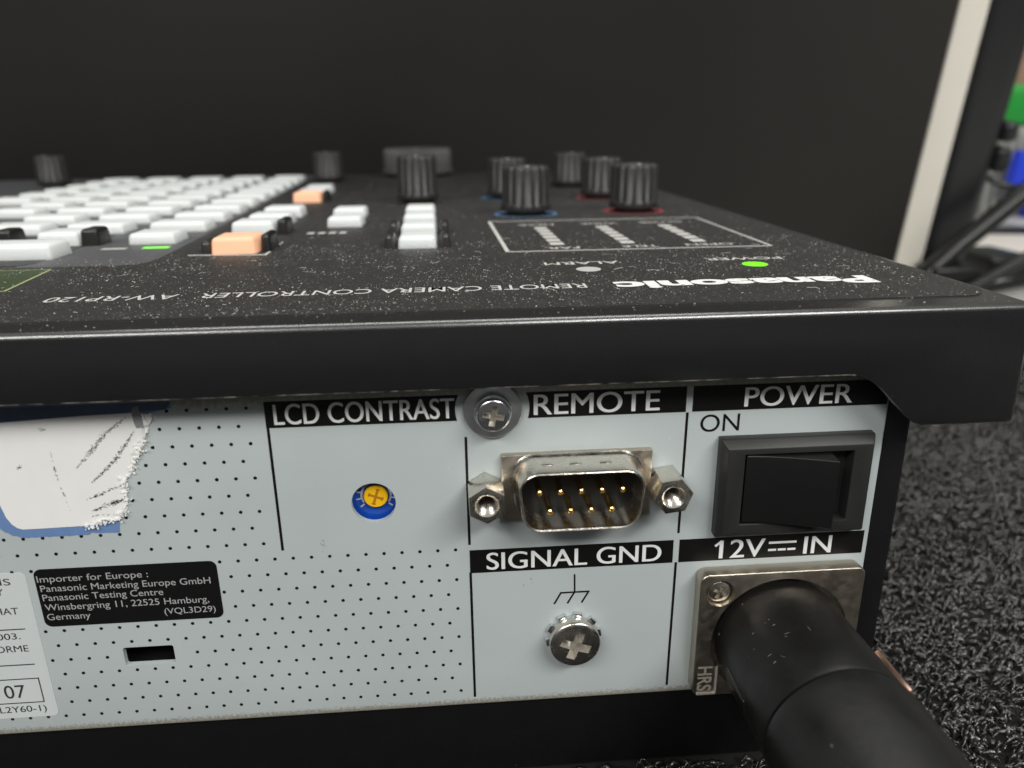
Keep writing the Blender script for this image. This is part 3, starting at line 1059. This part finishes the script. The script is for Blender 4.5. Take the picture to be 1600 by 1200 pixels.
ser = thing('serial_port', '', '', (0, 0, 0))
for k_ in ('label', 'category'):
    del ser[k_]
ser.parent = ctl
ser.location = (Vector((0, 0, 0)) - ORI[ctl.name]) * S
CZ = 0.45
D = lambda w, h, r: dshape(w, w - 1.9, h, r, 0.0, CZ)
sh_ = loft([(-0.95, D(19.0, 9.8, 3.3)), (-1.25, D(18.2, 9.2, 3.0)), (-1.7, D(17.75, 8.85, 2.8)), (-2.4, D(17.6, 8.75, 2.75)), (-5.75, D(17.35, 8.6, 2.7)), (-5.98, D(17.2, 8.45, 2.65)),
            (-6.05, D(16.95, 8.2, 2.5)), (-5.95, D(16.6, 7.85, 2.35)), (-5.6, D(16.5, 7.75, 2.3)), (-0.6, D(16.3, 7.6, 2.3))])
obj('shell', sh_, M['nickel'], ser, (0, -3, CZ), angle=50)
fl = box(-10.35, 10.45, -0.98, 0.3, -4.75, 5.25, 0.25, 2)
obj('flange', fl, M['nickel_dull'], ser, (0, -0.5, 0))
dm = bmesh.new()
for x in (-4.4, -0.6, 3.4):
    t_ = bmesh.new()
    bmesh.ops.create_uvsphere(t_, u_segments=16, v_segments=10, radius=1)
    for v in t_.verts:
        v.co = Vector((x + v.co.x * 0.95, -3.4 + v.co.y * 0.5, CZ + 4.28 + v.co.z * 0.28))
    dm = merge(dm, t_)
obj('dimple', dm, M['nickel'], ser, (0, -3.4, 4.8), angle=0)
obj('insulator', prism(D(16.4, 7.7, 2.3), -1.5, -0.98), M['insulator'], ser, (0, -1.2, CZ))
pin_prof = [(0, 0), (0.43, 0), (0.43, 3.2), (0.38, 3.5), (0.22, 3.62), (0.14, 3.4), (0, 3.4)]
pin0 = None
for z, xs in ((1.42, [(i - 2) * 2.77 for i in range(5)]), (-1.42, [(i - 1.5) * 2.77 for i in range(4)])):
    for x in xs:
        if pin0 is None:
            pin0 = obj('pin', lathe(pin_prof, (x, -1.5, z), n=14), M['gold'], ser, (x, -1.5, z))
        else:
            copy_part(pin0, (x, -1.5, z), ser)


def jack(x, rot):
    pts = [(x + 2.72 * math.cos(R(rot + 60 * i)), 2.72 * math.sin(R(rot + 60 * i))) for i in range(6)]
    body = prism(pts, -5.1, -0.02, bev=0.22)
    hole = lathe([(0, 0.7), (1.15, 0.7)] + [(1.12 + (0.36 if i % 2 else 0.0), 0.8 + 0.36 * i) for i in range(12)] + [(1.42, 4.85), (1.62, 5.1), (1.62, 6), (0, 6)], (x, 0, 0), n=28)
    return link('jack_screw', cut(body, [hole]), M['nickel'], ser, (x, 0, 0), angle=30)


jack(-12.5, 32)
jack(12.5, 8)

# ------------------------------------------------------------------ power switch
sw = thing('power_switch', '', '', (31, 0, -1.3))
for k_ in ('label', 'category'):
    del sw[k_]
sw.parent = ctl
sw.location = (Vector((31, 0, -1.3)) - ORI[ctl.name]) * S
b = bmesh.new()
o4 = [(19.8, -8.5), (41.7, -8.5), (41.7, 6.5), (19.8, 6.5)]
i4 = [(20.5, -7.75), (40.9, -7.75), (40.9, 5.4), (20.5, 5.4)]
o3 = [(19.8, -8.5), (41.5, -8.5), (41.5, 6.5), (19.8, 6.5)]
r0 = [b.verts.new((p[0], 0.0, p[1])) for p in o4]
r1 = [b.verts.new((p[0], -1.5, p[1])) for p in o3]
r2 = [b.verts.new((p[0], -2.6, p[1])) for p in i4]
for a, d in ((r0, r1), (r1, r2)):
    for i in range(4):
        b.faces.new((a[i], a[(i + 1) % 4], d[(i + 1) % 4], d[i]))
b.faces.new(r0)
b.faces.new(r2[::-1])
win = box(22.9, 38.2, -6, -0.3, -6.1, 4.55)
link('bezel', cut(b, [win], bevel=0.15, blimit=20), M['switch_frame'], sw, (31, 0, -1.3))
# rocker: tilted so the left half is pushed in, with a curved face
prof_r = []
for i in range(15):
    t = i / 14
    prof_r.append((23.15 + t * 11.6, -2.45 - 0.15 * math.sin(t * math.pi) - 3.0 * t ** 1.7))
rb = prism([(23.15, -0.35)] + prof_r + [(35.4, -0.35)], -5.9, 4.35, axis='Z', bev=0.22, seg=3)
obj('rocker', rb, M['rocker'], sw, (30, -1, -0.8))

# ------------------------------------------------------------------ power inlet
inl = thing('power_inlet', '', '', (30.5, 0, -25.2))
for k_ in ('label', 'category'):
    del inl[k_]
inl.parent = ctl
inl.location = (Vector((30.5, 0, -25.2)) - ORI[ctl.name]) * S
PX, PZ = 30.6, -25.7
plate = prism(rrect(18.0, 42.6, -35.3, -14.15, 1.3, 6), -2.5, -0.02, bev=0.28, seg=3)
rec = prism(circle(PX, PZ, 10.35, 64), -5, -1.2)
cs_ = lathe([(0, 1.0), (1.9, 1.0), (1.9, 1.7), (2.15, 2.6), (2.2, 3), (0, 3)], (21.1, 0, -17.3), n=32)
link('flange', cut(plate, [rec, cs_]), M['nickel_dull'], inl, (30.5, -1, -25.2), angle=30)
link('screw', phillips((21.1, -1.0, -17.3), 1.72, 1.0, 0.25, size=0.68, rot=62, deep=0.8), (M['nickel'], M['recess']), inl, (21.1, -1, -17.3))
em = bar(21.45, -29.9, 21.45, -34.7, 0.28, -2.5, t=0.16)
em = bar(18.6, -34.75, 21.5, -34.75, 0.28, -2.5, t=0.18, bm=em)
obj('emblem_frame', em, M['emboss'], inl, (20, -2.5, -33))
letter('HRS', -29.8, -34.2, 18.6, 2.2, M['emboss'], inl, where='side', depth=-2.56, offset=0.02, name='emblem')

# ------------------------------------------------------------------ top of the controller
TZ = 25.0


def lean(x, y):
    s = 0.046 * max(0.0, min(1.0, (45 - x) / 105))
    return x - s * (y - 50)


def tpoly(pts):
    return [(lean(x, y), y) for x, y in pts]


ov = prism(rrect(-316, 56.8, 0.2, 296, 5.0, 8), TZ, TZ + 0.18, axis='Z')
ovo = obj('control_surface', ov, M['overlay'], ctl, (-130, 145, TZ))
OT = TZ + 0.18


def patch(name, pts, m, t=0.03, z=None):
    z = OT if z is None else z
    P_ = tpoly(pts)
    cx, cy = sum(p[0] for p in P_) / len(P_), sum(p[1] for p in P_) / len(P_)
    return obj(name, prism(P_, z, z + t, axis='Z'), m, ovo, (cx, cy, z), angle=0)


kp = [(-300, 290), (-300, 41.4), (-74, 41.2), (-71.2, 42), (-69.6, 44), (-68.9, 48), (-68.6, 60), (-68.6, 290)]
# subdivide the long edge so that it follows the same lean
patch('keypad_field', [(-300, 290), (-300, 84), (-93.0, 84), (-92.0, 83.2), (-91, 41.3), (-74, 41.2), (-71.2, 42), (-69.6, 44), (-68.9, 48), (-68.6, 60), (-68.6, 120), (-68.6, 200), (-68.6, 290)], M['keypad'])
patch('key_frame', [(-300, 82.8), (-300, 42.2), (-92.6, 42.2), (-90.2, 43.2), (-89.2, 45.5), (-88.2, 80.5), (-89.2, 82.8)], M['overlay'], t=0.06)
patch('printed_field', [(-200, 38.6), (-200, 20.5), (-82.6, 20.5), (-83.8, 38.6)], M['green_print'])
fr = bmesh.new()


def tline(x0, y0, x1, y1, w, bm, z=None, t=0.04):
    z = OT if z is None else z
    n = 4
    for i in range(n):
        a, b3 = i / n, (i + 1) / n
        p = Vector((lean(x0 + (x1 - x0) * a, y0 + (y1 - y0) * a), y0 + (y1 - y0) * a))
        q = Vector((lean(x0 + (x1 - x0) * b3, y0 + (y1 - y0) * b3), y0 + (y1 - y0) * b3))
        d = (q - p).normalized() * w / 2
        nn = Vector((-d.y, d.x))
        bm = prism([tuple(p - nn), tuple(q - nn), tuple(q + nn), tuple(p + nn)], z, z + t, axis='Z', bm=bm)
    return bm


fr = tline(-200, 38.7, -83.9, 38.7, 0.25, fr)
fr = tline(-83.8, 38.7, -82.6, 20.4, 0.45, fr)
fr = tline(-200, 20.4, -82.6, 20.4, 0.25, fr)
obj('field_outline', fr, mat('olive_outline', (0.30, 0.34, 0.16), 0.6), ovo, (-90, 30, OT), angle=0)
fr = bmesh.new()
fr = tline(-5.8, 46.0, 44.2, 46.0, 0.55, fr)
fr = tline(44.2, 46.0, 44.2, 93.0, 0.55, fr)
fr = tline(-5.8, 93.0, 44.2, 93.0, 0.55, fr)
fr = tline(-5.8, 46.0, -5.8, 93.0, 0.75, fr)
obj('meter_outline', fr, M['white_ink'], ovo, (20, 60, OT), angle=0)
for x0, x1 in ((3.3, 6.0), (17.2, 19.9), (31.4, 34.1)):
    for k in range(6):
        y0 = 53.3 + 4.75 * k
        patch('meter_segment', [(x0, y0), (x1, y0), (x1, y0 + 3.3), (x0, y0 + 3.3)], M['white_ink'])
for body, x0, x1, by, cp in (('FAR', 8.2, 2.0, 50.3, 2.2), ('TELE', 23.3, 16.4, 50.3, 2.2), ('OPEN', 38.0, 28.8, 50.6, 2.2),
                             ('NEAR', 7.8, -0.6, 86.0, 2.4), ('WIDE', 23.0, 14.2, 86.2, 2.4), ('CLOSE', 38.4, 28.2, 86.4, 2.4),
                             ('ALARM', 12.1, -0.6, 33.4, 2.5), ('POWER', 40.4, 27.0, 33.8, 2.3)):
    letter(body, x0, x1, by, cp, M['white_ink'], ovo, where='top', depth=OT, offset=0.012)
letter('Panasonic', 45.9, 7.5, 15.4, 5.4, M['white_bold'], ovo, where='top', depth=OT, offset=0.045)
letter('REMOTE CAMERA CONTROLLER', 3.3, -51.3, 14.9, 3.1, M['white_ink'], ovo, where='top', depth=OT, offset=0.004)
letter('AW-RP120', -54.4, -72.0, 14.8, 3.1, M['white_ink'], ovo, where='top', depth=OT, offset=0.004)


def led(name, pts, m):
    cx, cy = sum(p[0] for p in pts) / len(pts), sum(p[1] for p in pts) / len(pts)
    return obj(name, prism(pts, OT, OT + 0.06, axis='Z'), m, ovo, (cx, cy, OT), angle=0)


led('indicator_lamp', circle(5.9, 26.3, 2.0, 28), M['white_led'])
led('indicator_lamp', circle(33.7, 27.1, 2.05, 28), M['green_led'])
led('indicator_lamp', [(-84.3, 60.3), (-79.6, 60.3), (-79.6, 62.2), (-84.3, 62.2)], M['white_led'])
led('indicator_lamp', [(-76.6, 60.6), (-71.6, 60.6), (-71.6, 62.8), (-76.6, 62.8)], M['green_led'])


def ring(cx, cy, r, m, w=1.0):
    b = bmesh.new()
    n = 48
    A = [[b.verts.new((cx + rr * math.cos(2 * math.pi * i / n), cy + rr * math.sin(2 * math.pi * i / n), OT + 0.04)) for i in range(n)] for rr in (r - w, r)]
    for i in range(n):
        j = (i + 1) % n
        b.faces.new((A[0][i], A[1][i], A[1][j], A[0][j]))
    return obj('printed_ring', b, m, ovo, (cx, cy, OT), angle=0)


ring(3.6, 108.5, 8.3, M['ring_blue'])
ring(2.2, 157, 8.3, M['ring_blue'])
ring(32.7, 110.8, 8.0, M['ring_red'])
ring(31.6, 151, 8.0, M['ring_red'])


# knobs
def knob_mesh(r, h, fl=14):
    prof = [(0, 0), (r * 0.80, 0), (r * 0.80, 0.9), (r * 1.0, 1.1), (r * 1.03, 1.5), (r * 1.03, 2.6), (r * 0.97, 3.0), (r * 0.97, h - 1.0), (r * 0.93, h - 0.35), (r * 0.84, h), (r * 0.60, h), (r * 0.55, h - 0.35), (0, h - 0.35)]
    return lathe(prof, (0, 0, 0), axis='Z', n=fl * 8, flute=(6, 9, fl, r * 0.07))


def knob(x, y, r, h, m, fl=14):
    bm = knob_mesh(r, h, fl)
    bmesh.ops.translate(bm, verts=bm.verts[:], vec=(x, y, OT))
    k = obj('knob', bm, m, ctl, (x, y, OT), angle=50)
    pb = box(x - 0.35, x + 0.35, y - r * 0.82, y - r * 0.62, OT + h - 0.3, OT + h + 0.12, 0.08)
    obj('pointer_mark', pb, M['white_ink'], k, (x, y - r * 0.7, OT + h))
    return k


k0 = knob(3.6, 108.5, 6.35, 12.2, M['knob'])
for x, y in ((2.2, 157), (32.7, 110.8), (31.6, 151), (28.6, 199), (-67.3, 248), (-181, 250)):
    copy_with_children(k0, (x, y, OT), ctl)
knob(-25.8, 147, 6.2, 13.8, M['knob'])
wheel = knob(-30.8, 282, 16.2, 12.4, M['knob_grey'], 40)
wheel.name = 'dial_wheel'


# keys
def key_mesh(w, d, h):
    b = bmesh.new()
    top = 0.55
    pts = [(-w / 2, -d / 2, 0), (w / 2, -d / 2, 0), (w / 2, d / 2, 0), (-w / 2, d / 2, 0)]
    t2 = [(-w / 2 + 0.25, -d / 2 + 0.2, h), (w / 2 - 0.25, -d / 2 + 0.2, h), (w / 2 - 0.25, d / 2 - 0.4, h), (-w / 2 + 0.25, d / 2 - 0.4, h)]
    A = [b.verts.new(p) for p in pts]
    B = [b.verts.new(p) for p in t2]
    b.faces.new(A[::-1])
    b.faces.new(B)
    for i in range(4):
        b.faces.new((A[i], A[(i + 1) % 4], B[(i + 1) % 4], B[i]))
    eds = [e for e in b.edges if not all(v in A for v in e.verts)]
    bmesh.ops.bevel(b, geom=eds, offset=0.75, segments=4, profile=0.5, affect='EDGES')
    return b


protos = {}


def key(xl, xr, yf, d, h, m):
    """left and right edge, front edge"""
    w = round(xr - xl, 1)
    kx, cx, cy = (w, d, h, m), (xl + xr) / 2, yf + d / 2
    if kx not in protos:
        bm = key_mesh(w, d, h)
        bmesh.ops.translate(bm, verts=bm.verts[:], vec=(cx, cy, OT))
        protos[kx] = obj('push_button', bm, M[m], ctl, (cx, cy, OT))
        return protos[kx]
    return copy_part(protos[kx], (cx, cy, OT), ctl)


KH = 2.2
# main keypad: columns step 17.8 mm, rows 18.7 mm
for c in range(5):
    x0 = -83.6 - 17.8 * c
    for r in range(10):
        y = 85.6 + 18.7 * r - (0.8 if c else 0)
        if c >= 3 and r == 0 and False:
            continue
        xx = lean(x0 + 1.2, y)
        if xx < -95 - 0.55 * (y - 50) - 10:      # outside the photograph on the left
            continue
        key(xx, xx + 12.6, y, 9.0, KH, 'key')
key(-81.3, -71.9, 66.3, 9.0, KH, 'key')
# black-framed group at the left
key(-98.9, -90.6, 66.0, 9.0, 2.8, 'key')
key(-90.4, -86.6, 66.0, 6.5, 3.4, 'key_black')
key(-116.0, -107.7, 66.6, 9.0, 2.8, 'key')
key(-107.5, -103.7, 66.6, 6.5, 3.4, 'key_black')
key(-104.0, -87.9, 49.0, 8.5, 2.8, 'key')
key(-101.9, -98.4, 57.9, 5.0, 3.4, 'key_black') if False else None
# right hand column: lit orange key, white keys and their dark guards
patch('key_frame', [(-64.6, 50.4), (-50.0, 49.0), (-49.6, 66), (-49.8, 66), (-50.5, 49.7), (-64.5, 51.0)], M['white_ink'], t=0.05)
key(-60.5, -52.3, 51.0, 9.0, 3.0, 'key_orange')
key(-52.0, -49.9, 53.0, 8.0, 3.3, 'key_black')
key(-63.2, -61.0, 53.0, 8.0, 2.2, 'key_smoke')
key(-63.4, -54.3, 76.0, 9.0, 3.0, 'key')
key(-54.0, -51.5, 77.0, 8.0, 3.3, 'key_black')
key(-64.2, -54.2, 94.0, 9.0, 2.6, 'key')
key(-64.4, -54.6, 111.0, 9.0, 2.6, 'key')
key(-64.7, -56.2, 152.5, 9.0, 3.0, 'key_orange')
key(-56.0, -54.0, 153.5, 8.0, 3.3, 'key_black')
key(-66.2, -57.0, 171.0, 9.0, 2.6, 'key')
key(-66.8, -57.8, 188.0, 9.0, 2.6, 'key')
key(-44.8, -36.7, 88.0, 9.0, 2.3, 'key')
key(-46.2, -37.8, 107.5, 9.0, 2.3, 'key')
for i in range(4):
    y = 52.4 + 18.6 * i
    key(-26.2 - 0.55 * i, -18.8 - 0.4 * i, y, 10.0, 2.3, 'key')
    if i < 2:
        key(-28.9 - 0.4 * i, -26.9 - 0.4 * i, y + 0.6, 8.0, 2.6, 'key_smoke')
        key(-18.1 - 0.3 * i, -16.1 - 0.3 * i, y + 0.6, 8.0, 2.6, 'key_smoke')
# faint dusty print under the pair of keys
for i in range(4):
    patch('printed_mark', [(-46.6 + i * 2.3, 77.4), (-45.1 + i * 2.3, 77.4), (-44.9 + i * 2.3, 80), (-46.3 + i * 2.3, 80)], M['white_ink'])

# lint on the surface
lt = bmesh.new()
lr = random.Random(12)
for i in range(300):
    x, y = lr.uniform(-95, 55), lr.uniform(0.8, 44) if lr.random() < 0.75 else lr.uniform(44, 120)
    if x < -68 and y > 40:
        continue
    a = lr.uniform(0, 6.28)
    L = lr.uniform(0.15, 0.7) if lr.random() < 0.85 else lr.uniform(1.0, 2.6)
    pth = [(x, y, OT + 0.05)]
    for k in range(4):
        a += lr.gauss(0, 0.6)
        pth.append((pth[-1][0] + L / 4 * math.cos(a), pth[-1][1] + L / 4 * math.sin(a), OT + 0.05 + lr.uniform(0, 0.08)))
    lt = tube(pth, lr.uniform(0.02, 0.045), 4, bm=lt)
lo = obj('lint', lt, mat('pale_lint', (0.55, 0.54, 0.51), 0.8), ctl, (0, 20, OT), angle=0)
lo['kind'] = 'stuff'

def dust():
    """loose grains lying on the control surface, as small irregular lumps"""
    rng = np.random.default_rng(21)
    n = 15000
    y = np.concatenate([rng.uniform(0.3, 60, n), rng.uniform(60, 240, n // 2), rng.uniform(-3.6, 0, 260)])
    x = np.concatenate([rng.uniform(-100, 56, n), rng.uniform(-66, 56, n // 2), rng.uniform(-85, 56, 260)])
    clump = np.sin(x * 0.31 + 1.3 * np.sin(y * 0.23)) * np.sin(y * 0.4 + x * 0.11)
    clump += 0.8 * np.sin(x * 0.09 + 2) * np.sin(y * 0.13 + x * 0.05)
    keep = (rng.random(len(x)) < 0.5 + 0.5 * clump) & ~((x < -50) & (y > 49)) & ~((x < -88) & (y > 42))
    x, y = x[keep], y[keep]
    n = len(x)
    r = np.clip(rng.lognormal(-2.98, 0.55, n), 0.015, 0.15)
    base = np.array([(1, 0, 0), (0, 1, 0), (-1, 0, 0), (0, -1, 0), (0, 0, 0.8), (0, 0, -0.3)], 'f')
    v = base[None] * r[:, None, None] * rng.uniform(0.5, 1.4, (n, 6, 3))
    a = rng.uniform(0, 6.28, n)
    c, s = np.cos(a)[:, None], np.sin(a)[:, None]
    vx, vy = v[..., 0] * c - v[..., 1] * s, v[..., 0] * s + v[..., 1] * c
    z = np.where(y < 0, TZ, OT)
    co = np.stack([vx + x[:, None], vy + y[:, None], v[..., 2] + z[:, None] + 0.3 * r[:, None]], -1)
    f = np.array([(0, 1, 4), (1, 2, 4), (2, 3, 4), (3, 0, 4), (1, 0, 5), (2, 1, 5), (3, 2, 5), (0, 3, 5)])
    q = ((np.arange(n) * 6)[:, None, None] + f[None]).reshape(-1, 3)
    me = bpy.data.meshes.new('dust')
    me.from_pydata(co.reshape(-1, 3).tolist(), [], q.tolist())
    o = link('dust', me, mat('pale_dust', (0.40, 0.39, 0.36), 0.9, spec=0.1, var=0.75, vscale=900), ctl, (0, 20, OT), angle=0)
    o['kind'] = 'stuff'


dust()

# ================================================================== THE PLUG
plug = thing('power_plug', 'black round cable plug pushed into the nickel power inlet', 'plug', (PX, -2, PZ))
bodyp = lathe([(0, -0.8), (8.9, -0.8), (9.45, -0.3), (9.55, 0.4), (9.6, 6), (9.75, 13), (9.9, 18.6), (9.75, 19.2), (9.3, 19.4), (0, 19.4)], (PX, -2.0, PZ), n=72)
hole = lathe([(0, 0), (1.9, 0), (1.9, 4), (0, 4)], (0, 0, 0), n=20)
obj('body', bodyp, M['rubber'], plug, (PX, -2, PZ))
boot = lathe([(0, 19.5), (9.35, 19.5), (9.9, 19.8), (10.1, 20.4), (10.2, 22), (10.25, 30), (10.25, 40), (10.1, 48), (9.4, 54), (7.4, 59), (4.6, 62), (3.6, 63), (0, 63)], (PX, -2.0, PZ), n=72)
obj('boot', boot, M['rubber'], plug, (PX, -22, PZ))
la = bmesh.new()
a = R(27)
vs = []
lb2 = box(-0.5, 0.5, -21.5, -13.5, -1.6, 1.6, 0.3, 2)
bmesh.ops.rotate(lb2, verts=lb2.verts[:], cent=(0, 0, 0), matrix=Matrix.Rotation(-a, 3, 'Y'))
bmesh.ops.translate(lb2, verts=lb2.verts[:], vec=(PX + 9.9 * math.cos(a), 0, PZ + 9.9 * math.sin(a)))
obj('latch', lb2, mat('copper_latch', (0.80, 0.50, 0.38), 0.3, metal=1), plug, (PX + 9, -17, PZ + 4))
lc = box(-0.35, 0.35, -14.5, -7.5, -1.5, 1.5, 0.3, 3)
aa = R(190)
bmesh.ops.rotate(lc, verts=lc.verts[:], cent=(0, 0, 0), matrix=Matrix.Rotation(-aa, 3, 'Y'))
bmesh.ops.translate(lc, verts=lc.verts[:], vec=(PX + 9.55 * math.cos(aa), 0, PZ + 9.55 * math.sin(aa)))
obj('release_button', lc, M['insulator'], plug, (PX - 9, -11, PZ - 1))
obj('cable', tube(smooth_path([(PX, -62, PZ), (PX + 1, -80, PZ - 3), (PX + 8, -110, FLOOR + 8), (PX + 26, -145, FLOOR + 4.0), (PX + 60, -180, FLOOR + 4.0)]), 3.4, 14), M['rubber'], plug, (PX, -70, PZ))
pf = bmesh.new()
pr_ = random.Random(5)
for i in range(13):
    a = R(pr_.gauss(125, 12))
    yy = -2 - pr_.uniform(7, 15)
    rr = 9.63 + (-2 - yy - 0.4) * 0.0165
    L = pr_.uniform(0.05, 0.35) if i > 3 else pr_.uniform(0.5, 0.9)
    da, dy = pr_.gauss(0.02, 0.02), pr_.gauss(0, 0.5) * L
    pts_ = [(PX + (rr + 0.01) * math.cos(a + da * k), yy + dy * k, PZ + (rr + 0.01) * math.sin(a + da * k)) for k in (0, 0.5, 1)]
    pf = tube(pts_, pr_.uniform(0.012, 0.03), 4, bm=pf)
obj('scuff', pf, M['scuff'], plug, (PX - 6, -12, PZ + 7), angle=0)['kind'] = 'stuff'
